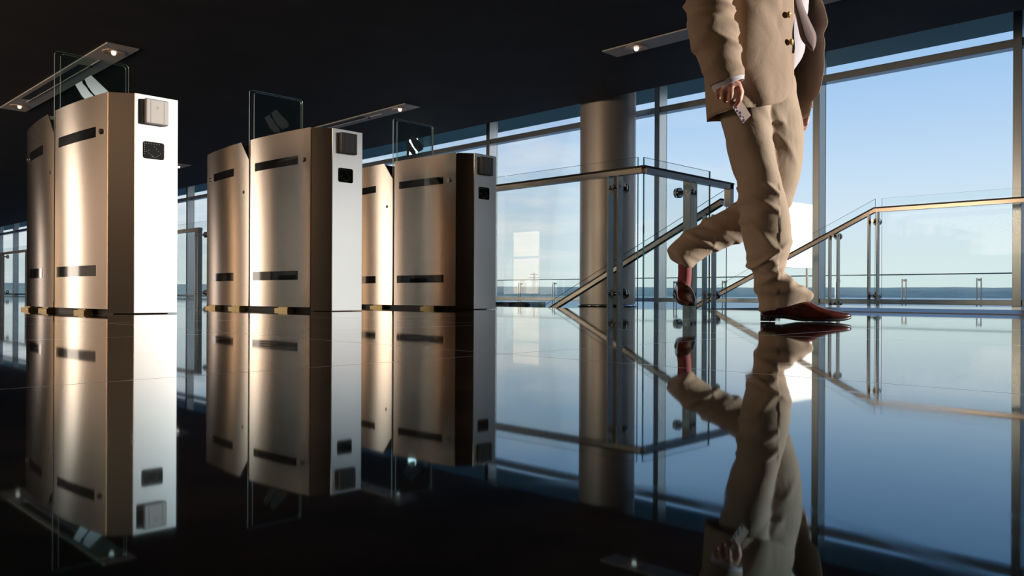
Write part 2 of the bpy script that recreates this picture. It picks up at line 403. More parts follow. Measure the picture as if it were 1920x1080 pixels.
# pylon far away
py_ = thing('lattice_pylon', 'tiny lattice power pylon on the horizon left of the round column', 'pylon', (0, 0, 0))
dp = 2500.0; rr = (1001.5 - 960) / 1500 * dp
py_.location = (.7007 * rr + .7135 * dp, -.7136 * rr + .7005 * dp, -8)
bm = new()
for sx in (-1, 1):
    for sy in (-1, 1): tube(bm, (sx * 5, sy * 5, 0), (sx * .8, sy * .8, 78), .8, .5, 6)
for z, w_ in ((72, 13), (62, 17), (52, 13)): tube(bm, (-w_ * .7, w_ * .7, z), (w_ * .7, -w_ * .7, z), .8, seg=6)
for i in range(6):
    z = 8 + i * 11; s_ = 5 - 4.2 * z / 78
    tube(bm, (-s_, -s_, z), (s_, s_, z + 9), .35, seg=5); tube(bm, (s_, -s_, z), (-s_, s_, z + 9), .35, seg=5)
obj('lattice_frame', bm, M['pylon'], py_)

# white board outside, added in place of a bright reflection in the glass
wb = thing('reflection_board', 'white board outside, added in place of a bright reflection in the window, behind the walking man', 'stand_in', (11.6, 5.86, -.5), math.radians(-6))
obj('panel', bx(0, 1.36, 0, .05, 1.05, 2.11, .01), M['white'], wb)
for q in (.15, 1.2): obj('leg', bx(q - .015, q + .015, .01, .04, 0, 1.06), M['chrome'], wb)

# column
colm = thing('round_column', 'thick round metallic column standing in front of the windows', 'column', (7.6, 5.87, 0))
bm = new()
R_ = .33
A = []
for z in (-1.53, TOP): A.append([bm.verts.new((R_ * math.cos(2 * PI * i / 96), R_ * math.sin(2 * PI * i / 96), z)) for i in range(96)])
for i in range(96):
    f = bm.faces.new((A[0][i], A[0][(i + 1) % 96], A[1][(i + 1) % 96], A[1][i])); f.smooth = True
obj('shaft', bm, M['column'], colm)
bm = new(); tube(bm, (0, 0, -.045), (0, 0, -.012), R_ + .015, seg=96); obj('base_ring', bm, M['chrome'], colm)

# ------------------------------------------------------------------ ceiling light troughs
def trough(x, y0, y1, w, label, slot=True):
    t = thing('ceiling_light', label, 'ceiling light', (x, y0, CEIL), 0, 'recessed strip lights in the ceiling')
    L = y1 - y0
    bm = new(); box(bm, -w / 2, w / 2, 0, L, -.012, 0)
    bmesh.ops.bevel(bm, geom=bm.edges[:], offset=.003, segments=1, affect='EDGES', profile=.5)
    obj('housing', bm, M['trough'], t)
    if slot:
        obj('slot', bx(-w * .34, -w * .02, .9, L - .75, -.015, -.011), M['slot'], t)
        obj('trim_bar', bx(-w * .02, w * .0, .6, L - .6, -.02, -.011), M['trough'], t)
    for yy in (.24, L - .3):
        bm = new()
        rings = []
        for r, z in ((.098, -.012), (.098, -.018), (.088, -.020), (.075, -.014), (.03, -.0125)):
            rings.append([bm.verts.new((r * math.cos(2 * PI * i / 28), yy + r * math.sin(2 * PI * i / 28), z)) for i in range(28)])
        for a, c in zip(rings, rings[1:]):
            for i in range(28): bm.faces.new((a[i], a[(i + 1) % 28], c[(i + 1) % 28], c[i])).smooth = True
        sp = obj('spotlight', bm, M['lamp_cup'], t)
        bm = new(); bmesh.ops.create_icosphere(bm, subdivisions=2, radius=.022, matrix=Matrix.Translation((0, yy, -.022)))
        obj('bulb', bm, M['bulb'], sp, True)
    bm = new()
    tube(bm, (0, .86, -.012), (0, .86, -.03), .012, .02, 10); tube(bm, (0, .86, -.03), (0, .86, -.036), .006, seg=8)
    obj('sprinkler', bm, M['slot'], t)
    return t
trough(2.68, 7.54, 11.15, .28, 'long strip light with two spots above the nearest turnstile')
trough(5.885, 7.43, 10.8, .23, 'strip light above the third turnstile, ending in one warm spot')
t3 = trough(5.885, 1.28, 4.53, .23, 'strip light running behind the walking man, warm spot at its left end', slot=False)
trough(5.885, 13.7, 16.95, .23, 'small far strip light seen between the first and second turnstile')
trough(5.885, 26.2, 29.4, .23, 'tiny distant strip light left of the nearest turnstile')

# ------------------------------------------------------------------ guard rails
def post(parent, x, y, ztop, zlo=.105, zhi=.82, base=0.0, glass=.1, along='Y'):
    """twin-plate post with two disc clamps reaching to the glass"""
    bm = new()
    for s in (-1, 1):
        if along == 'Y': box(bm, x - .028, x + .028, y + s * .040 - .006, y + s * .040 + .006, base, ztop)
        else: box(bm, x + s * .040 - .006, x + s * .040 + .006, y - .028, y + .028, base, ztop)
    p = obj('post', bm, M['post'], parent)
    for z in (zlo, zhi):
        bm = new()
        d = Vector((1, 0, 0)) if along == 'Y' else Vector((0, 1, 0))
        c = Vector((x, y, z))
        tube(bm, c - d * .03, c + d * (glass - .012), .013, seg=14)
        tube(bm, c + d * (glass - .022), c + d * (glass - .0065), .036, seg=24)
        tube(bm, c + d * (glass + .0065), c + d * (glass + .016), .036, .034, seg=24)
        e = Vector((0, 1, 0)) if along == 'Y' else Vector((1, 0, 0))
        tube(bm, c - e * .05, c + e * .05, .011, seg=12)
        obj('glass_clamp', bm, M['chrome'], p)
    return p
# near L-shaped guard
g = thing('glass_guardrail', 'L-shaped glass guardrail round the stairwell, in front of the round column', 'railing', (4.3, 3.03, 0))
bm = new()
rbar(bm, (0, 0, .932), (0, 4.4, .932), (1, 0, 0), .05, .042)
hr = obj('handrail', bm, M['satin'], g); bm = new(); rbar(bm, (0, -.026, .936), (0, 4.4, .936), (1, 0, 0), .054, .014); obj('rail_cap', bm, M['cap'], hr)
bm = new(); rbar(bm, (.0, 0, .932), (1.12, 0, .932), (0, 1, 0), .05, .042); box(bm, 1.07, 1.12, -.025, .025, .76, .932); hr = obj('handrail', bm, M['satin'], g)
bm = new(); rbar(bm, (.027, 0, .936), (1.125, 0, .936), (0, 1, 0), .054, .014); obj('rail_cap', bm, M['cap'], hr)
for (ya, yb) in ((.115, 1.9), (1.93, 4.3)):
    bm = new(); sheet(bm, [(.1, ya, -.12), (.1, yb, -.12), (.1, yb, 1.018), (.1, ya, 1.018)], .013); obj('glass_panel', bm, [M['rail_glass'], M['glass_edge']], g)
bm = new(); sheet(bm, [(.13, .09, -.12), (.97, .09, -.12), (.97, .09, 1.018), (.13, .09, 1.018)], .013); obj('glass_panel', bm, [M['rail_glass'], M['glass_edge']], g)
for y in (.228, 1.75, 3.0, 4.2): post(g, 0, y, .892)
post(g, .56, 0, .892, along='X')
# near sloping stair rail
SL = .488
def ztop(y, yk): return .932 - SL * max(0, y - yk)
s1 = thing('stair_handrail', 'nearer glass stair balustrade sloping down behind the guardrail, with dull steel handrail', 'railing', (5.42, 0, 0))
bm = new(); yk = 2.88
rbar(bm, (0, 3.10, ztop(3.10, yk)), (0, 5.9, ztop(5.9, yk)), (1, 0, 0), .05, .045)
hr = obj('handrail', bm, M['satin'], s1); bm = new(); rbar(bm, (0, 3.10, ztop(3.10, yk) + .004), (0, 5.9, ztop(5.9, yk) + .004), (1, 0, 0), .054, .014); obj('rail_cap', bm, M['cap'], hr)
bm = new(); sheet(bm, [(.1, 3.12, -.3), (.1, 5.9, -.3 - SL * 2.8), (.1, 5.9, ztop(5.9, yk) + .1), (.1, 3.12, ztop(3.12, yk) + .1)], .012)
obj('glass_panel', bm, [M['rail_glass'], M['glass_edge']], s1)
post(s1, 0, 3.21, ztop(3.25, yk) - .04, .1, .62, -.15)
# far stair rail with level part
s2 = thing('stair_handrail', 'farther stair balustrade by the windows, golden handrail level on the right then sloping down', 'railing', (7.73, 0, 0))
bm = new(); yk = 2.83
rbar(bm, (0, -1.5, .925), (0, yk, .925), (1, 0, 0), .05, .042)
rbar(bm, (0, yk, .925), (0, 6.0, .925 - SL * (6.0 - yk)), (1, 0, 0), .05, .045)
hr = obj('handrail', bm, M['satin'], s2); bm = new(); rbar(bm, (0, -1.5, .929), (0, yk, .929), (1, 0, 0), .054, .014); rbar(bm, (0, yk, .929), (0, 6.0, .929 - SL * (6.0 - yk)), (1, 0, 0), .054, .015); obj('rail_cap', bm, M['cap'], hr)
bm = new(); sheet(bm, [(.1, -1.5, -.0), (.1, 2.80, -.0), (.1, 2.80, 1.02), (.1, -1.5, 1.02)], .012); obj('glass_panel', bm, [M['rail_glass'], M['glass_edge']], s2)
bm = new(); sheet(bm, [(.1, 2.86, -.3), (.1, 6.0, -.3 - SL * 3.1), (.1, 6.0, 1.02 - SL * 3.15), (.1, 2.86, 1.02)], .012); obj('glass_panel', bm, [M['rail_glass'], M['glass_edge']], s2)
post(s2, 0, 2.84, .884, .1, .80, -.1)
post(s2, 0, 3.21, .925 - SL * .40 - .04, .02, .68, -.2)
post(s2, 0, .4, .884, .1, .80, -.0)
# far guard
g2 = thing('glass_guardrail', 'distant straight glass guardrail glimpsed left of and between the first turnstiles', 'railing', (4.3, 9.55, 0))
bm = new(); rbar(bm, (0, 0, .90), (0, 22, .90), (1, 0, 0), .05, .042); obj('handrail', bm, M['satin'], g2)
for k in range(9):
    bm = new(); sheet(bm, [(.1, .02 + k * 2.43, -.0), (.1, 2.42 + k * 2.43, -.0), (.1, 2.42 + k * 2.43, .99), (.1, .02 + k * 2.43, .99)], .012)
    obj('glass_panel', bm, [M['rail_glass'], M['glass_edge']], g2)
for y in (.06, 2.43, 4.86, 7.3, 9.05, 11.3, 13.6, 15.9): post(g2, 0, y, .86)

# ------------------------------------------------------------------ turnstiles
def hw(u): return .237 - .05 * ((u - .70) / .635) ** 2
UL = 1.40
def rw(u): return .0975 + .07 * (1 - ((u - .7) / .7) ** 2)
def arc(u0, u1, n, off=0.0): return [(hw(u0 + (u1 - u0) * i / n) + off, u0 + (u1 - u0) * i / n) for i in range(n + 1)]
def gate(cx, label, first=None):
    if first:
        t = copy_tree(first); t.location = (cx, 3.75, 0); t['label'] = label
        return t
    t = thing('speed_gate', label, 'turnstile', (cx, 3.75, 0), 0, 'row of steel speed gates')
    S, FR = M['steel_side'], M['steel_front']
    # front cabinet core: folded corner plates reach the floor
    core = [(-.0975, .006), (.0975, .006), (.187, .068)] + [(x - .006, u) for x, u in arc(.072, .655, 10)] + [(-x + .006, u) for x, u in arc(.655, .072, 10)] + [(-.187, .068)]
    bm = new()
    fold = [(-.0975, .006), (.0975, .006), (.110, .066), (.104, .072), (-.180, .072), (-.187, .066)]
    prism(bm, fold, .003, .998)
    obj('corner_plate', bm, S, t)
    bm = new(); prism(bm, [(rw(u) - .006, u) for u in (.073, .2, .3, .4, .5, .655)] + [(-x + .006, u) for x, u in arc(.655, .085, 10)] + [(-.178, .073)], .03, .993)
    obj('front_cabinet', bm, M['inside'], t)
    bm = new(); box(bm, -.0975, .0975, 0, .006, .004, 1.0)
    bmesh.ops.bevel(bm, geom=[e for e in bm.edges], offset=.0012, segments=2, affect='EDGES', profile=.5)
    obj('front_plate', bm, FR, t)
    # rear cabinet with notch
    bm = new(); prism(bm, [(rw(u) - .006, u) for u in (.775, .9, 1.0, 1.1, 1.2, 1.328)] + [(.09, 1.395), (-.10, 1.395)] + [(-x + .006, u) for x, u in arc(1.328, .775, 10)], .03, .993)
    prism(bm, [(rw(u) - .010, u) for u in (.682, .775)] + [(-x + .010, u) for x, u in arc(.775, .682, 3)], .03, .86)
    obj('rear_cabinet', bm, M['inside'], t)
    bm = new(); prism(bm, [(.110, 1.332), (.0975, 1.40), (-.0975, 1.40), (-.187, 1.332), (-.18, 1.329), (.104, 1.329)], .003, .996)
    bmesh.ops.recalc_face_normals(bm, faces=bm.faces[:])
    obj('corner_plate', bm, S, t)
    # skins: bulging on the left, nearly flat on the right
    W_ = {-1: hw, 1: rw}
    def skin(u0, u1, side, notch=False):
        bm = new(); n = 24
        hw = W_[side]
        def arc(a, b_, k): return [(hw(a + (b_ - a) * i / k), a + (b_ - a) * i / k) for i in range(k + 1)]
        P = arc(u0, u1, n)
        zb = .022
        def zt(u): return 1.0 if not notch else min(1.0, .885 + (u - u0) * (1.0 - .885) / (.77 - u0))
        if notch:
            us = sorted(set([u for _, u in P] + [.77]))
            P = [(hw(u), u) for u in us]
        rows = []
        for x, u in P:
            th = .004
            rows.append([bm.verts.new((side * x, u, zb)), bm.verts.new((side * x, u, zt(u))), bm.verts.new((side * (x - th), u, zt(u))), bm.verts.new((side * (x - th), u, zb))])
        for a, c in zip(rows, rows[1:]):
            for k in range(4):
                f = bm.faces.new((a[k], a[(k + 1) % 4], c[(k + 1) % 4], c[k])); f.smooth = (k in (0, 2))
        bm.faces.new(rows[0]); bm.faces.new(rows[-1])
        bmesh.ops.recalc_face_normals(bm, faces=bm.faces[:])
        o = obj('side_panel', bm, S, t)
        md = o.modifiers.new('edge', 'EDGE_SPLIT'); md.split_angle = .6
        return o
    for side in (-1, 1):
        skin(.075, .652, side); skin(.672, 1.328, side, True)
        def strip(u0, u1, z0, z1):
            bm = new(); rows = []
            for u in [u0 + (u1 - u0) * i / 12 for i in range(13)]:
                x = W_[side](u)
                rows.append([bm.verts.new((side * (x + .0012), u, z0)), bm.verts.new((side * (x + .0012), u, z1)), bm.verts.new((side * (x - .003), u, z1)), bm.verts.new((side * (x - .003), u, z0))])
            for a, c in zip(rows, rows[1:]):
                for k in range(4): bm.faces.new((a[k], a[(k + 1) % 4], c[(k + 1) % 4], c[k])).smooth = k in (0, 2)
            bm.faces.new(rows[0]); bm.faces.new(rows[-1]); bmesh.ops.recalc_face_normals(bm, faces=bm.faces[:])
            o = obj('sensor_strip', bm, M['dark_glass'], t); o.modifiers.new('edge', 'EDGE_SPLIT').split_angle = .6
        strip(.18, .60, .808, .856); strip(.175, .62, .172, .222)
        strip(.87, 1.19, .808, .856); strip(.87, 1.19, .172, .222)
        for u, z, r in ((.128, .828, .014), (1.262, .828, .014)):
            bm = new(); x = W_[side](u)
            tube(bm, (side * (x - .002), u, z), (side * (x + .008), u, z), r, r * .85, 20); tube(bm, (side * (x + .008), u, z), (side * (x + .010), u, z), r * .35, seg=10)
            obj('lock', bm, M['chrome'], t)
        bm = new(); tube(bm, (side * (W_[side](.735) - .003), .735, .70), (side * (W_[side](.735) + .0015), .735, .70), .010, seg=16); obj('key_hole', bm, M['plinth'], t)
    # plinth and feet
    bm = new(); prism(bm, [(.085, .075), (.11, .45), (.11, .95), (.085, 1.325), (-.16, 1.325), (-.19, 1.05), (-.20, .7), (-.19, .35), (-.16, .075)], 0, .03)
    obj('plinth', bm, M['plinth'], t)
    for sx in (-1, .53):
        for u in (.30, .86, 1.18):
            bm = new(); box(bm, sx * .215 - .02, sx * .215 + .02, u - .07, u + .07, 0, .014); box(bm, sx * .21 - .012, sx * .21 + .012, u - .05, u + .05, .014, .021)
            obj('foot', bm, M['brass'], t)
    # card reader
    bm = new(); box(bm, -.060, .044, -.030, 0, .866, .980)
    bmesh.ops.bevel(bm, geom=[e for e in bm.edges if abs(e.verts[0].co.z - e.verts[1].co.z) < 1e-6 or True], offset=.005, segments=2, affect='EDGES', profile=.5)
    rd = obj('card_reader', bm, M['reader'], t)
    bm = new()
    for x in (-.038, .022): box(bm, x - .0006, x + .0006, -.0306, -.029, .872, .974)
    box(bm, -.012, -.003, -.0306, -.0295, .940, .943); box(bm, -.010, -.005, -.0306, -.0295, .945, .9475); box(bm, -.012, -.0108, -.0306, -.0295, .936, .940); box(bm, -.0042, -.003, -.0306, -.0295, .936, .940)
    obj('reader_mark', bm, M['reader_line'], rd)
    # display
    bm = new(); box(bm, -.060, .034, -.0025, .001, .710, .788)
    bmesh.ops.bevel(bm, geom=[e for e in bm.edges if abs(e.verts[0].co.y - e.verts[1].co.y) > .001], offset=.010, segments=5, affect='EDGES', profile=.5)
    dp_ = obj('display', bm, M['display'], t)
    bm = new()
    pts = [(-.055, .778 - i * .0095) for i in range(6)] + [(-.048 + i * .012, .779) for i in range(6)]
    pts += [(-.010 + i * .009, .766 - i * .0095) for i in range(4)] + [(.010 - i * .009, .730 - i * .006) for i in range(3)] + [(-.046 + i * .010, .741 - i * .0065) for i in range(4)] + [(-.036, .748), (-.020, .722)]
    for x, z in pts: box(bm, x - .0013, x + .0013, -.0031, -.0024, z - .001, z + .001)
    obj('led_dots', bm, M['led'], dp_)
    # glass leaves standing in the slot
    for x0, x1, y, zt_ in ((-.237, .116, .668, 1.30), (-.214, .098, .655, 1.287)):
        bm = new(); r = .018; pl = [(x0, .05), (x1, .05)]
        for (cx_, cz, a0) in ((x1 - r, zt_ - r, 0), (x0 + r, zt_ - r, PI / 2)):
            for i in range(7): pl.append((cx_ + r * math.cos(a0 + PI / 2 * i / 6), cz + r * math.sin(a0 + PI / 2 * i / 6)))
        sheet(bm, [(x, y, z) for x, z in pl], .009)
        lf = obj('glass_leaf', bm, [M['leaf'], M['leaf_edge']], t)
    S1 = [(-.148, 1.145), (-.116, 1.170), (-.113, 1.156), (-.104, 1.148), (-.094, 1.138), (-.083, 1.122), (-.066, 1.105), (-.052, 1.094), (-.05, 1.07), (-.086, 1.067), (-.116, 1.092), (-.132, 1.118)]
    S2 = [(-.104, 1.181), (-.074, 1.207), (.010, 1.138), (.001, 1.128), (.012, 1.116), (-.031, 1.092), (-.046, 1.108), (-.064, 1.116), (-.077, 1.132), (-.089, 1.148), (-.096, 1.160), (-.099, 1.170)]
    for S_ in (S1, S2):
        bm = new(); a = [bm.verts.new((x, .6495, z)) for x, z in S_]; c = [bm.verts.new((x, .6515, z)) for x, z in S_]
        bm.faces.new(a); bm.faces.new(c[::-1])
        for i in range(len(a)): bm.faces.new((a[i], c[i], c[(i + 1) % len(a)], a[(i + 1) % len(a)]))
        bmesh.ops.triangulate(bm, faces=[f for f in bm.faces if len(f.verts) > 4]); bmesh.ops.recalc_face_normals(bm, faces=bm.faces[:])
        obj('sticker', bm, M['etch'], lf)
    return t
G1 = gate(1.480, 'nearest steel turnstile at left, its front face glaring white in the sun')
gate(2.518, 'middle steel turnstile with pale grey front face and copper side', G1)
gate(3.570, 'farthest steel turnstile with bluish front face and dark side, beside the guardrail', G1)

# ------------------------------------------------------------------ the walking man
ROOT = thing('person', 'man in tan linen suit mid-stride past the stair railing, cropped at the chest', 'person', (.7007 * 1.08 + .7135 * 3.0, -.7136 * 1.08 + .7005 * 3.0, 0), -TH)
_c, _s = math.cos(math.radians(-.25)), math.sin(math.radians(-.25))
def L(px, py, b=0.0):
    a_, b_ = px - 960, py - 553
    a_, b_ = a_ * _c - b_ * _s, a_ * _s + b_ * _c
    d = 3.0 + b
    return Vector((a_ / 1500 * d - 1.08, b, CAM_H - b_ / 1500 * d))
def cr3(p0, p1, p2, p3, t):
    return .5 * ((2 * p1) + (p2 - p0) * t + (2 * p0 - 5 * p1 + 4 * p2 - p3) * t * t + (3 * p1 - p0 - 3 * p2 + p3) * t * t * t)
def spline(P, n):
    """resample a list of tuples/vectors by Catmull-Rom, n samples per span"""
    P = [Vector(p) for p in P]; o = []
    for i in range(len(P) - 1):
        a = P[i - 1] if i else P[0] * 2 - P[1]; d = P[i + 2] if i + 2 < len(P) else P[-1] * 2 - P[-2]
        for k in range(n): o.append(cr3(a, P[i], P[i + 1], d, k / n))
    o.append(P[-1].copy()); return o
def loft(bm, rings, cap=True):
    V = [[bm.verts.new(p) for p in r] for r in rings]; n = len(V[0])
    for a, c in zip(V, V[1:]):
        for i in range(n): bm.faces.new((a[i], a[(i + 1) % n], c[(i + 1) % n], c[i])).smooth = True
    if cap: bm.faces.new(V[0][::-1]); bm.faces.new(V[-1])
    return V
def limb_rings(stations, n=8, seg=32, power=2.0, flat=False):
    """stations: (px, py, b, half width px, half depth m)"""
    C = spline([L(s[0], s[1], s[2]) for s in stations], n)
    WD = spline([(s[3] * .002, s[4], 0) for s in stations], n)
    rings = []
    for i, c in enumerate(C):
        t = C[min(i + 1, len(C) - 1)] - C[max(i - 1, 0)]
        t = Vector((0, 0, -1)) if flat else Vector((t.x, 0, t.z)).normalized(); nrm = Vector((t.z, 0, -t.x)); bb = Vector((0, 1, 0))
        ring = []
        for k in range(seg):
            a = 2 * PI * k / seg; ca, sa = math.cos(a), math.sin(a)
            ca = math.copysign(abs(ca) ** (2 / power), ca); sa = math.copysign(abs(sa) ** (2 / power), sa)
            ring.append(c + nrm * ca * WD[i].x + bb * sa * WD[i].y)
        rings.append(ring)
    return rings
def sides(rows, b, hd):
    """rows of (py, left, right) -> stations"""
    return [((l + r) / 2, y, (b(y) if callable(b) else b), (r - l) / 2, (hd(y) if callable(hd) else hd)) for y, l, r in rows]
def baked(bm, voxel, smooth_it, name='tmp'):
    """voxel-fuse the pieces into one continuous surface"""
    bmesh.ops.recalc_face_normals(bm, faces=bm.faces[:])
    me = bpy.data.meshes.new(name); bm.to_mesh(me); bm.free()
    o = bpy.data.objects.new(name, me); COL.objects.link(o)
    r = o.modifiers.new('r', 'REMESH'); r.mode = 'VOXEL'; r.voxel_size = voxel
    s = o.modifiers.new('s', 'SMOOTH'); s.factor = .5; s.iterations = smooth_it
    dg = bpy.context.evaluated_depsgraph_get(); ev = o.evaluated_get(dg)
    b2 = new(); b2.from_mesh(ev.to_mesh()); ev.to_mesh_clear()
    bpy.data.objects.remove(o); bpy.data.meshes.remove(me)
    b2.normal_update()
    return b2
def ridge(p, fx, fy, fz, seed):
    n = noise.noise(Vector((p.x * fx + seed, p.y * fy + seed * 1.7, p.z * fz)))
    return (1 - abs(n)) ** 4 - .35
def rot2(p, ang):
    c, s = math.cos(ang), math.sin(ang)
    return Vector((p.x * c - p.z * s, p.y, p.x * s + p.z * c))
def wrinkle(bm, f):
    bm.normal_update()
    for v in [v for v in bm.verts]:
        v['x'] if False else None
    d = [(v, v.normal.copy() * f(v.co)) for v in bm.verts]
    for v, q in d: v.co += q

# --- trousers
bm = new()
near = sides([(120, 1350, 1450), (170, 1348, 1452), (215, 1350, 1440), (250, 1360, 1444), (300, 1380, 1452), (350, 1385, 1464), (400, 1387, 1478), (440, 1391, 1482), (475, 1399, 1479), (503, 1408, 1466), (515, 1411, 1468), (527, 1414, 1490), (545, 1419, 1506), (560, 1423, 1518), (573, 1425, 1518), (583, 1425, 1508)], lambda y: -.045 + max(0, 215 - y) * .0006, lambda y: .098 if y < 300 else .088 if y < 500 else .075 if y < 555 else .066)
loft(bm, limb_rings(near, flat=True))
far = [(1436, 150, .07, 52, .14), (1432, 200, .085, 60, .155), (1433, 250, .09, 70, .155), (1438, 300, .09, 68, .145), (1441, 345, .10, 55, .12), (1433, 388, .12, 43, .095), (1400, 410, .14, 37, .08), (1360, 428, .15, 34, .075), (1322, 449, .155, 32, .07), (1292, 468, .16, 31, .068), (1274, 481, .16, 29, .068), (1269, 486, .16, 27, .062)]
loft(bm, limb_rings(far))
pel = sides([(70, 1356, 1462), (110, 1350, 1468), (150, 1346, 1486), (185, 1345, 1491), (215, 1354, 1490), (240, 1385, 1478)], .035, lambda y: .150 if y < 200 else .12)
loft(bm, limb_rings(pel, flat=True))
bm = baked(bm, .005, 9)
hx = L(1427, 583, -.045).x
for v in bm.verts:
    if v.co.z < .13 and v.co.x > -.30: v.co.z += max(0, v.co.x - hx) * .30 * (1 - v.co.z / .13)
def fold(p, fx, fy, fz, seed, k=6):
    """narrow raised creases along the level sets of a stretched noise"""
    n = noise.noise(Vector((p.x * fx + seed, p.y * fy + seed * 1.7, p.z * fz)))
    return math.exp(-(n * k) ** 2) - .3
def tw(p):
    z = p.z
    o = .003 * fold(rot2(p, .5), 4, 4, 8, 3) + .002 * noise.noise(p * 9)
    lowk = max(0, min(1, (z - .03) / .05))
    if z < .36 and p.x > -.30: o += .011 * fold(rot2(p, -.5), 4, 4, 14, 11) * min(1, (.36 - z) / .14) * lowk
    if p.x < -.12 and z < .5: o += .009 * fold(rot2(p, .42), 2.5, 4, 15, 21)
    k = max(0, 1 - abs(z - .42) / .10)
    if k and p.x > -.25: o += .003 * k * fold(rot2(p, -.9), 3, 4, 8, 31)
    k = max(0, min(1, (z - .58) / .08))
    o += .007 * k * fold(rot2(p, .75), 3, 4, 9, 5)
    return o
wrinkle(bm, tw)
TR = obj('trousers', bm, M['trouser'], ROOT, True); TR['label'] = 'tan linen trousers'

# --- jacket shell
plan = [(1488, -.085), (1468, -.135), (1428, -.185), (1380, -.185), (1340, -.11), (1324, .02), (1342, .15), (1400, .215), (1462, .205), (1505, .170), (1531, .10), (1543, .03)]
hem =  [163, 190, 199, 204, 216, 228, 227, 226, 226, 224, 214, 180]
edge_r = {-150: 1485, 0: 1487, 100: 1490, 150: 1488, 230: 1480}
def interp(tb, x):
    ks = sorted(tb)
    if x <= ks[0]: return tb[ks[0]]
    for a, c in zip(ks, ks[1:]):
        if x <= c: return tb[a] + (tb[c] - tb[a]) * (x - a) / (c - a)
    return tb[ks[-1]]
flap_dx = {-150: -20, 0: -3, 40: 7, 80: 3, 130: -1, 180: -10, 230: -28}
left_dx = {-150: 8, 0: 2, 60: 0, 130: -2, 230: 4}
PL = spline([(p[0], p[1], h) for p, h in zip(plan, hem)], 8)
TOPY = -140
def jacket_rows(i0, i1, inset=0.0, rows=46):
    G = []
    n = len(PL) - 1
    for i in range(i0, i1 + 1):
        p = PL[i]; t = i / n
        colv = []
        for r in range(rows + 1):
            y = TOPY + (p.z - TOPY) * r / rows
            wl = max(0, 1 - abs(t - .46) / .25); wf = max(0, (t - .72) / .28); wn = max(0, 1 - t / .12)
            px = p.x + left_dx_i(y) * wl + interp(flap_dx, y) * wf + (interp(edge_r, y) - 1488) * wn
            b = p.y
            # shoulders taper in towards the neck at the top
            if y < -40:
                k = ((-40 - y) / 95) ** 2
                px = px + (1418 - px) * .42 * k; b = b + (.02 - b) * .55 * k
            colv.append(L(px, y, b))
        G.append(colv)
    # inset along approximate horizontal normals
    if inset:
        H = []
        for i in range(len(G)):
            row = []
            for r in range(len(G[0])):
                a = G[max(i - 1, 0)][r]; c = G[min(i + 1, len(G) - 1)][r]
                t_ = c - a; nn = Vector((t_.y, -t_.x, 0))
                if nn.length < 1e-6: nn = Vector((0, 0, 0))
                else: nn.normalize()
                row.append(G[i][r] + nn * inset)
            H.append(row)
        G = H
    return G
def left_dx_i(y): return interp(left_dx, y)
def fold2(p, fx, fy, fz, seed): return fold(p, fx, fy, fz, seed, 5)
def jw(p):
    e = .2 if (p.x > -.13 and p.y < 0) else 1
    o = e * (.0045 * noise.noise(Vector((p.x * 6, p.y * 6, p.z * 4))) + .013 * fold2(rot2(p, .7), 3, 3, 7, 41) + .004 * fold2(rot2(p, -.3), 8, 8, 6, 17))
    return o
def grid_mesh(G):
    bm = new(); V = [[bm.verts.new(v) for v in r] for r in G]
    for a, c in zip(V, V[1:]):
        for k in range(len(a) - 1): bm.faces.new((a[k], a[k + 1], c[k + 1], c[k])).smooth = True
    return bm
nPL = len(PL) - 1
bm = grid_mesh(jacket_rows(0, nPL)); wrinkle(bm, jw)
JK = obj('jacket', bm, M['linen'], ROOT, True); JK['label'] = 'open tan linen jacket'
md = JK.modifiers.new('thick', 'SOLIDIFY'); md.thickness = .004; md.offset = 0
# lining on the inner side of the far panel, with the facing left tan
bm = grid_mesh(jacket_rows(int(nPL * .5), int(nPL * .90), -.008)); wrinkle(bm, lambda p: -jw(p) * 0 + .002 * ridge(p, 10, 10, 1, 9))
LN = obj('lining', bm, M['lining'], JK, True); LN['label'] = 'dark brown jacket lining'
md = LN.modifiers.new('thick', 'SOLIDIFY'); md.thickness = .002; md.offset = 0
# buttons and stitch marks
for px, py, b in ((1477.5, 28, -.128), (1482, 79, -.118)):
    bm = new(); c = L(px, py, b); d = Vector((.78, -.62, .05)).normalized()
    tube(bm, c, c + d * .007, .0105, .0115, 20)
    q = c + d * .007
    u = d.orthogonal().normalized(); w2 = d.cross(u)
    rg = [[q + (u * math.cos(2 * PI * i / 20) + w2 * math.sin(2 * PI * i / 20)) * r + d * h for i in range(20)] for r, h in ((.0115, 0), (.0105, .0018), (.0085, .0018), (.0075, .0004))]
    loft(bm, rg)
    obj('button', bm, M['button'], JK, True)

# --- sleeves
slv = [(1408, -118, -.03, 20, .05), (1378, -116, -.09, 28, .07), (1352, -98, -.155, 36, .072), (1334, -55, -.20, 39, .074), (1329, -10, -.215, 40, .076), (1332, 35, -.228, 42, .076), (1340, 75, -.24, 40, .072), (1351, 112, -.25, 36, .066), (1362, 142, -.255, 31, .056), (1365, 152, -.255, 29.5, .052)]
bm = new(); V = loft(bm, limb_rings(slv, 12, 40), cap=False)
def sw(p):
    o = .004 * noise.noise(p * 9)
    q = rot2(p, .25)
    o += .011 * (math.exp(-(6 * noise.noise(Vector((q.x * 4 + 5, q.y * 4, q.z * 17)))) ** 2) - .35) * (1 if p.z > .93 else .25)
    o += .004 * ridge(rot2(p, -.5), 6, 6, 13, 29)
    return o
wrinkle(bm, sw)
SV = obj('sleeve', bm, M['linen'], JK, True)
md = SV.modifiers.new('thick', 'SOLIDIFY'); md.thickness = .004; md.offset = -1
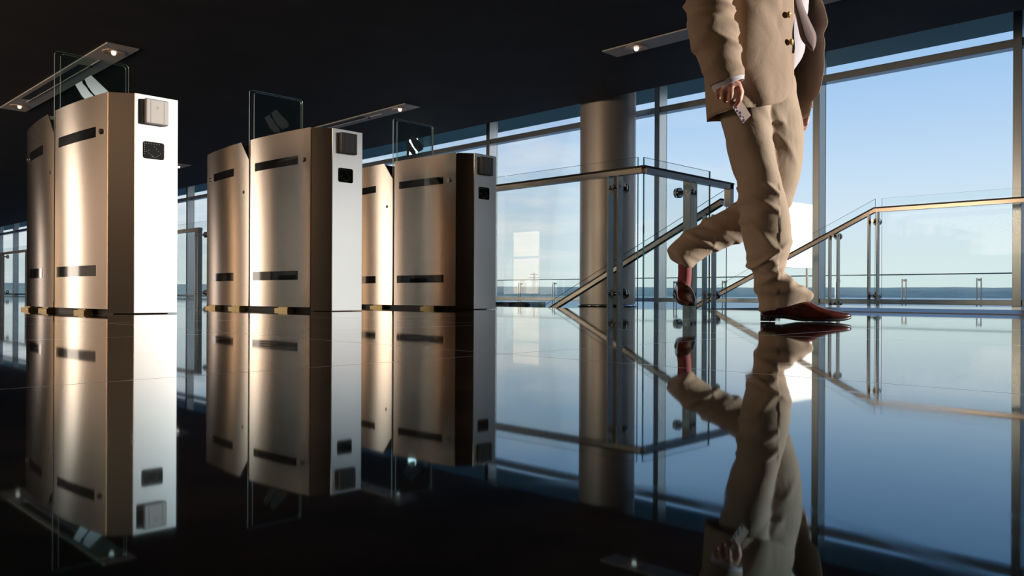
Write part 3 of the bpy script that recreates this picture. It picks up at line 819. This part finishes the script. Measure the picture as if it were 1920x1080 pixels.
slf = [(1436, -118, .06, 20, .05), (1456, -116, .12, 28, .07), (1476, -98, .185, 36, .085), (1486, -50, .235, 38, .085), (1490, 10, .26, 36, .078), (1494, 70, .275, 33, .07), (1497, 130, .275, 28, .06), (1500, 188, .265, 24, .052), (1500, 198, .262, 23, .05)]
bm = new(); loft(bm, limb_rings(slf, 10, 36), cap=False); wrinkle(bm, sw)
SV2 = obj('sleeve', bm, M['linen'], JK, True); md = SV2.modifiers.new('thick', 'SOLIDIFY'); md.thickness = .004; md.offset = -1
# --- shirt, cuffs, tie
bm = new()
sh = sides([(-150, 1395, 1455), (-130, 1352, 1486), (-100, 1345, 1496), (-40, 1345, 1510), (0, 1347, 1514), (28, 1350, 1511), (46, 1352, 1494), (66, 1353, 1500), (84, 1354, 1508), (97, 1358, 1499), (105, 1364, 1480)], .035, lambda y: .120 if y > -110 else .09)
loft(bm, limb_rings(sh, 8, 40)); wrinkle(bm, lambda p: .003 * ridge(rot2(p, .4), 6, 6, 9, 51))
SH = obj('shirt', bm, M['shirt'], ROOT, True); SH['label'] = 'white shirt'
for st_, sg in (([(1363, 143, -.255, 28, .050), (1365.5, 153, -.255, 27, .048), (1366.5, 161, -.255, 26, .047)], 1), ([(1500, 190, .262, 22, .048), (1500.5, 206, .262, 21, .046)], 2)):
    bm = new(); loft(bm, limb_rings(st_, 6, 36), cap=False)
    # cuff edge dips on the little-finger side like in the photograph
    for v in bm.verts: v.co.z += (-(v.co.x - L(1366, 155, -.255).x) * -.28 if sg == 1 else 0)
    o = obj('shirt_cuff', bm, M['shirt'], SH, True); md = o.modifiers.new('thick', 'SOLIDIFY'); md.thickness = .0025; md.offset = -1
bm = new()
tl = spline([(1476, -120, -0.093), (1484, -50, -0.088), (1485.5, 0, -0.083), (1493, 35, -0.088), (1501, 71, -0.098), (1512, 86, -0.098), (1522.5, 95.5, -0.098)], 6)
tr_ = spline([(1490, -120, -0.078), (1499, -50, -0.073), (1503.5, 0, -0.063), (1517, 35, -0.068), (1530, 64, -0.078), (1529.5, 84, -0.088), (1525, 96, -0.096)], 6)
rows_f = []
for a, c in zip(tl, tr_):
    A_, B_ = L(*a), L(*c); mid = (A_ + B_) / 2
    rows_f.append([A_, (A_ * .7 + B_ * .3) + Vector((0, -.006, 0)), mid + Vector((0, -.007, 0)), (A_ * .3 + B_ * .7) + Vector((0, -.006, 0)), B_, (mid + Vector((0, .004, 0)))])
loft(bm, rows_f)
TI = obj('tie', bm, M['tie'], ROOT, True); TI['label'] = 'mauve-brown tie swinging out'

# --- body: one continuous skin surface
bm = new()
def cap_(p0, p1, r0, r1, seg=18):
    p0, p1 = Vector(p0), Vector(p1)
    d = (p1 - p0); ln = d.length; d.normalize(); u = d.orthogonal().normalized(); w2 = d.cross(u)
    prof = [(-.98, .2), (-.8, .6), (-.5, .87), (0, 1)]
    rings = []
    for q, k in prof: rings.append((p0 + d * q * r0, r0 * k))
    rings.append((p0 * .5 + p1 * .5, (r0 + r1) / 2))
    for q, k in [(-a, k) for a, k in prof[::-1]]: rings.append((p1 + d * q * r1, r1 * k))
    loft(bm, [[c + (u * math.cos(2 * PI * i / seg) + w2 * math.sin(2 * PI * i / seg)) * r for i in range(seg)] for c, r in rings])
def chain(pts, rad):
    for (a, c), (r0, r1) in zip(zip(pts, pts[1:]), zip(rad, rad[1:])): cap_(a, c, r0, r1)
def ell(c, rx, ry, rz):
    bmesh.ops.create_uvsphere(bm, u_segments=24, v_segments=16, radius=1, matrix=Matrix.Translation(c) @ Matrix.Diagonal((rx, ry, rz, 1)))
# trunk, neck, head (facing right and a little towards the viewer)
ell(L(1420, 150, .035), .11, .11, .12); ell(L(1424, 60, .035), .12, .10, .16); ell(L(1422, -60, .035), .13, .11, .15)
chain([L(1425, -60, .03), L(1424, -140, .03), L(1432, -178, .02)], [.08, .055, .052])
hc = L(1440, -225, .015)
ell(hc, .092, .078, .112); ell(hc + Vector((.025, -.012, -.055)), .06, .055, .06)
fwd = Vector((.86, -.5, 0)); sd = Vector((.5, .86, 0))
cap_(hc + fwd * .083 + Vector((0, 0, .012)), hc + fwd * .103 + Vector((0, 0, -.018)), .009, .013)
for s in (-1, 1):
    ell(hc + sd * s * .074 - fwd * .004, .016, .016, .032)
    ell(hc + fwd * .070 + sd * s * .03 + Vector((0, 0, .008)), .013, .013, .010)
cap_(hc + fwd * .078 + sd * .02 + Vector((0, 0, -.052)), hc + fwd * .078 - sd * .02 + Vector((0, 0, -.052)), .007, .007)
# legs
chain([L(1402, 190, -.02), L(1406, 250, -.035), L(1430, 400, -.045), L(1440, 480, -.04), L(1450, 555, -.035), L(1452, 580, -.035)], [.06, .045, .04, .036, .032, .032])
chain([L(1440, 190, .09), L(1448, 270, .10), L(1434, 388, .125), L(1360, 428, .15), L(1290, 470, .16), L(1284, 508, .15), L(1280, 540, .14)], [.06, .045, .04, .036, .03, .018, .016])
chain([L(1452, 580, -.035), L(1520, 588, -.045)], [.03, .02])
# arms
chain([L(1372, -105, -.08), L(1340, -90, -.16), L(1332, 30, -.225), L(1352, 100, -.245), L(1366, 148, -.255)], [.06, .048, .042, .036, .027])
chain([L(1462, -105, .12), L(1484, -90, .19), L(1490, 40, .26), L(1498, 150, .27), L(1500, 205, .262)], [.06, .046, .04, .034, .026])
# right hand: palm seen from its back, four fingers hanging and closing on the card, thumb behind
def hand(pw, kn, fingers, thumb):
    for k in kn: cap_(pw, k, .018, .0125)
    for a, c in zip(kn, kn[1:]): cap_(a, c, .0125, .0125)
    for pts, r in fingers:
        chain(pts, [r, r * 1.02, r * .92, r * .8][:len(pts)])
    chain(thumb, [.014, .0115, .0105, .0085][:len(thumb)])
K = [L(1347, 166, -.262), L(1357, 163, -.270), L(1371, 161, -.274), L(1384, 162, -.270)]
hand(L(1366, 150, -.255), K, [
    ([K[0], L(1345, 174, -.272), L(1347.5, 182, -.260), L(1352, 183, -.243)], .0088),
    ([K[1], L(1355.5, 176, -.286), L(1356.5, 186, -.278), L(1361, 190, -.258)], .0096),
    ([K[2], L(1370, 176, -.292), L(1369, 189, -.286), L(1372.5, 195, -.270)], .0104),
    ([K[3], L(1387.5, 176, -.288), L(1385.5, 189, -.288), L(1379.5, 196.5, -.280)], .0102)],
    [L(1382, 158, -.25), L(1389, 172, -.243), L(1387, 185, -.246), L(1382, 196, -.258)])
# left hand just below the jacket flap
K2 = [L(1494, 224, .255), L(1499, 226, .247), L(1504, 226, .241), L(1508, 224, .238)]
hand(L(1500, 207, .262), K2, [
    ([K2[0], L(1494, 236, .250), L(1496, 243, .262)], .009), ([K2[1], L(1499, 238, .240), L(1500, 246, .252)], .0096),
    ([K2[2], L(1504.5, 238, .234), L(1503, 245, .246)], .0098), ([K2[3], L(1509.5, 234, .234), L(1508, 241, .242)], .0094)],
    [L(1506, 214, .25), L(1513, 222, .235), L(1511, 231, .228)])
bm = baked(bm, .0032, 3)
BD = obj('body', bm, M['skin'], ROOT, True)
# fingernails on the visible hand
bm = new(); bmesh.ops.create_uvsphere(bm, u_segments=24, v_segments=14, radius=1, matrix=Matrix.Translation(hc + Vector((-.014, .006, .030))) @ Matrix.Diagonal((.098, .086, .098, 1)))
bmesh.ops.delete(bm, geom=[v for v in bm.verts if (v.co - hc).dot(fwd) > .055 and v.co.z < hc.z + .075], context='VERTS')
obj('hair', bm, M['hair'], ROOT, True)

# --- shoes
def shoe(origin, fw, up, k=1.0):
    fw = Vector(fw).normalized(); up = Vector(up); up = (up - fw * up.dot(fw)).normalized(); sd_ = up.cross(fw)
    mt = Matrix((fw * k, sd_ * k, up * k)).transposed().to_4x4(); mt.translation = origin
    # (x, bottom, top, half width)
    ST = [(0, .026, .062, .016), (.008, .018, .078, .028), (.03, .016, .088, .034), (.06, .016, .088, .036), (.09, .014, .088, .037), (.115, .010, .086, .040), (.145, .005, .083, .044), (.175, .004, .072, .047), (.205, .004, .056, .048), (.235, .005, .046, .046), (.265, .007, .040, .040), (.290, .010, .035, .031), (.310, .014, .031, .019), (.321, .019, .028, .006)]
    S = spline([(a, c, d) for a, c, d, e in ST], 5); H = spline([(e, 0, 0) for *_, e in ST], 5)
    rings = []
    for s_, h in zip(S, H):
        ring = []
        for k in range(28):
            a = 2 * PI * k / 28; ca, sa = math.cos(a), math.sin(a)
            yy = h.x * math.copysign(abs(ca) ** .75, ca); zz = math.copysign(abs(sa) ** .8, sa)
            f = .86 if sa > 0 else 1
            ring.append(Vector((s_.x, yy * (1 - .35 * max(0, sa) ** 2), (s_.y + s_.z) / 2 + zz * (s_.z - s_.y) / 2)))
        rings.append(ring)
    bm = new(); loft(bm, rings); bmesh.ops.recalc_face_normals(bm, faces=bm.faces[:]); bm.transform(mt)
    up_ = obj('shoe', bm, M['leather'], ROOT, True)
    bm = new(); rr_ = []
    for s_, h in list(zip(S, H))[1:-1]:
        x = s_.x; zb = max(0, s_.y - .006) if x > .085 else max(.010, s_.y - .006)
        w_ = h.x + .0015
        rr_.append([Vector((x, -w_, zb)), Vector((x, w_, zb)), Vector((x, w_, s_.y + .006)), Vector((x, -w_, s_.y + .006))])
    loft(bm, rr_); bmesh.ops.recalc_face_normals(bm, faces=bm.faces[:]); bm.transform(mt)
    obj('sole', bm, M['sole'], up_)
    bm = new(); loft(bm, [[Vector((-.001 + .030 + .031 * math.cos(2 * PI * i / 20) * (1 if math.cos(2 * PI * i / 20) < 0 else .68), .033 * math.sin(2 * PI * i / 20), z)) for i in range(20)] for z in (0, .022)]); bm.transform(mt)
    obj('heel', bm, M['sole'], up_)
    bm = new()
    for i in range(4):
        x = .150 + i * .014; z = .0845 - i * .0075
        tube(bm, (x, -.018, z - .004), (x + .003, 0, z), .0022, seg=6); tube(bm, (x + .003, 0, z), (x, .018, z - .004), .0022, seg=6)
    bm.transform(mt); obj('laces', bm, M['sole'], up_)
    return up_
shoe(L(1427, 602, -.035) + Vector((0, 0, .001)), (1, -.10, 0), (0, 0, 1))
hl = L(1274, 553, .16); toe = L(1294, 577, -.06)
shoe(hl, toe - hl, Vector((.05, .15, .9)), .70)
bm = new(); chainp = [L(1284, 496, .158), L(1284, 515, .155), L(1282, 535, .150), L(1281, 552, .140)]
loft(bm, [[p + Vector((math.cos(2 * PI * i / 20) * .026, math.sin(2 * PI * i / 20) * .032, 0)) for i in range(20)] for p in spline(chainp, 4)])
so_ = obj('sock', bm, M['sock'], ROOT, True)
for o_ in (so_,): o_['label'] = 'wine-red sock'

# --- card held in the right hand (rests in the grip, a thing of its own)
cd = thing('access_card', 'small access card with dark print hanging from the walking man\'s fingers', 'card')
cd.matrix_world = Matrix.Translation(ROOT.location) @ Matrix.Rotation(-TH, 4, 'Z')
P00, P10, P01 = L(1393.3, 231.4, -.286), L(1408, 216.3, -.262), L(1369.5, 194.5, -.272)
ux = (P10 - P00); uy = (P01 - P00); un = ux.cross(uy).normalized()
if un.y < 0: un = -un
def card_pt(s, t, d=0): return P00 + ux * s + uy * t + un * d
bm = new(); A_ = [card_pt(*q, -.0005) for q in ((0, 0), (1, 0), (1, 1), (0, 1))]
V1 = [bm.verts.new(p) for p in A_]; V2 = [bm.verts.new(p + Vector((0, .001, 0))) for p in A_]
bm.faces.new(V1); bm.faces.new(V2[::-1])
for i in range(4): bm.faces.new((V1[i], V2[i], V2[(i + 1) % 4], V1[(i + 1) % 4]))
bmesh.ops.recalc_face_normals(bm, faces=bm.faces[:])
obj('card_body', bm, M['card'], cd)
def blot(bm, s, t, rs, rt, seed):
    vs_ = [bm.verts.new(card_pt(s + rs * math.cos(a) * (1 + .35 * noise.noise((math.cos(a) * 2 + seed, math.sin(a) * 2, seed))), t + rt * math.sin(a) * (1 + .35 * noise.noise((math.sin(a) * 3, seed, 1))), -.0009)) for a in [2 * PI * i / 12 for i in range(12)]]
    bm.faces.new(vs_)
bm = new()
for i, (s, t, a_, b_) in enumerate(((.16, .08, .15, .06), (.14, .30, .10, .05), (.26, .42, .13, .06), (.14, .56, .11, .05), (.20, .72, .16, .07), (.30, .18, .05, .04))): blot(bm, s, t, a_, b_, i * 3.1)
obj('print', bm, M['ink'], cd)
bm = new()
for i, (s, t, a_, b_) in enumerate(((.12, .19, .07, .035), (.10, .66, .06, .03), (.30, .62, .05, .03))): blot(bm, s, t, a_, b_, 7 + i * 2.3)
for v in bm.verts: v.co.y -= .0003
obj('print', bm, M['inkw'], cd)
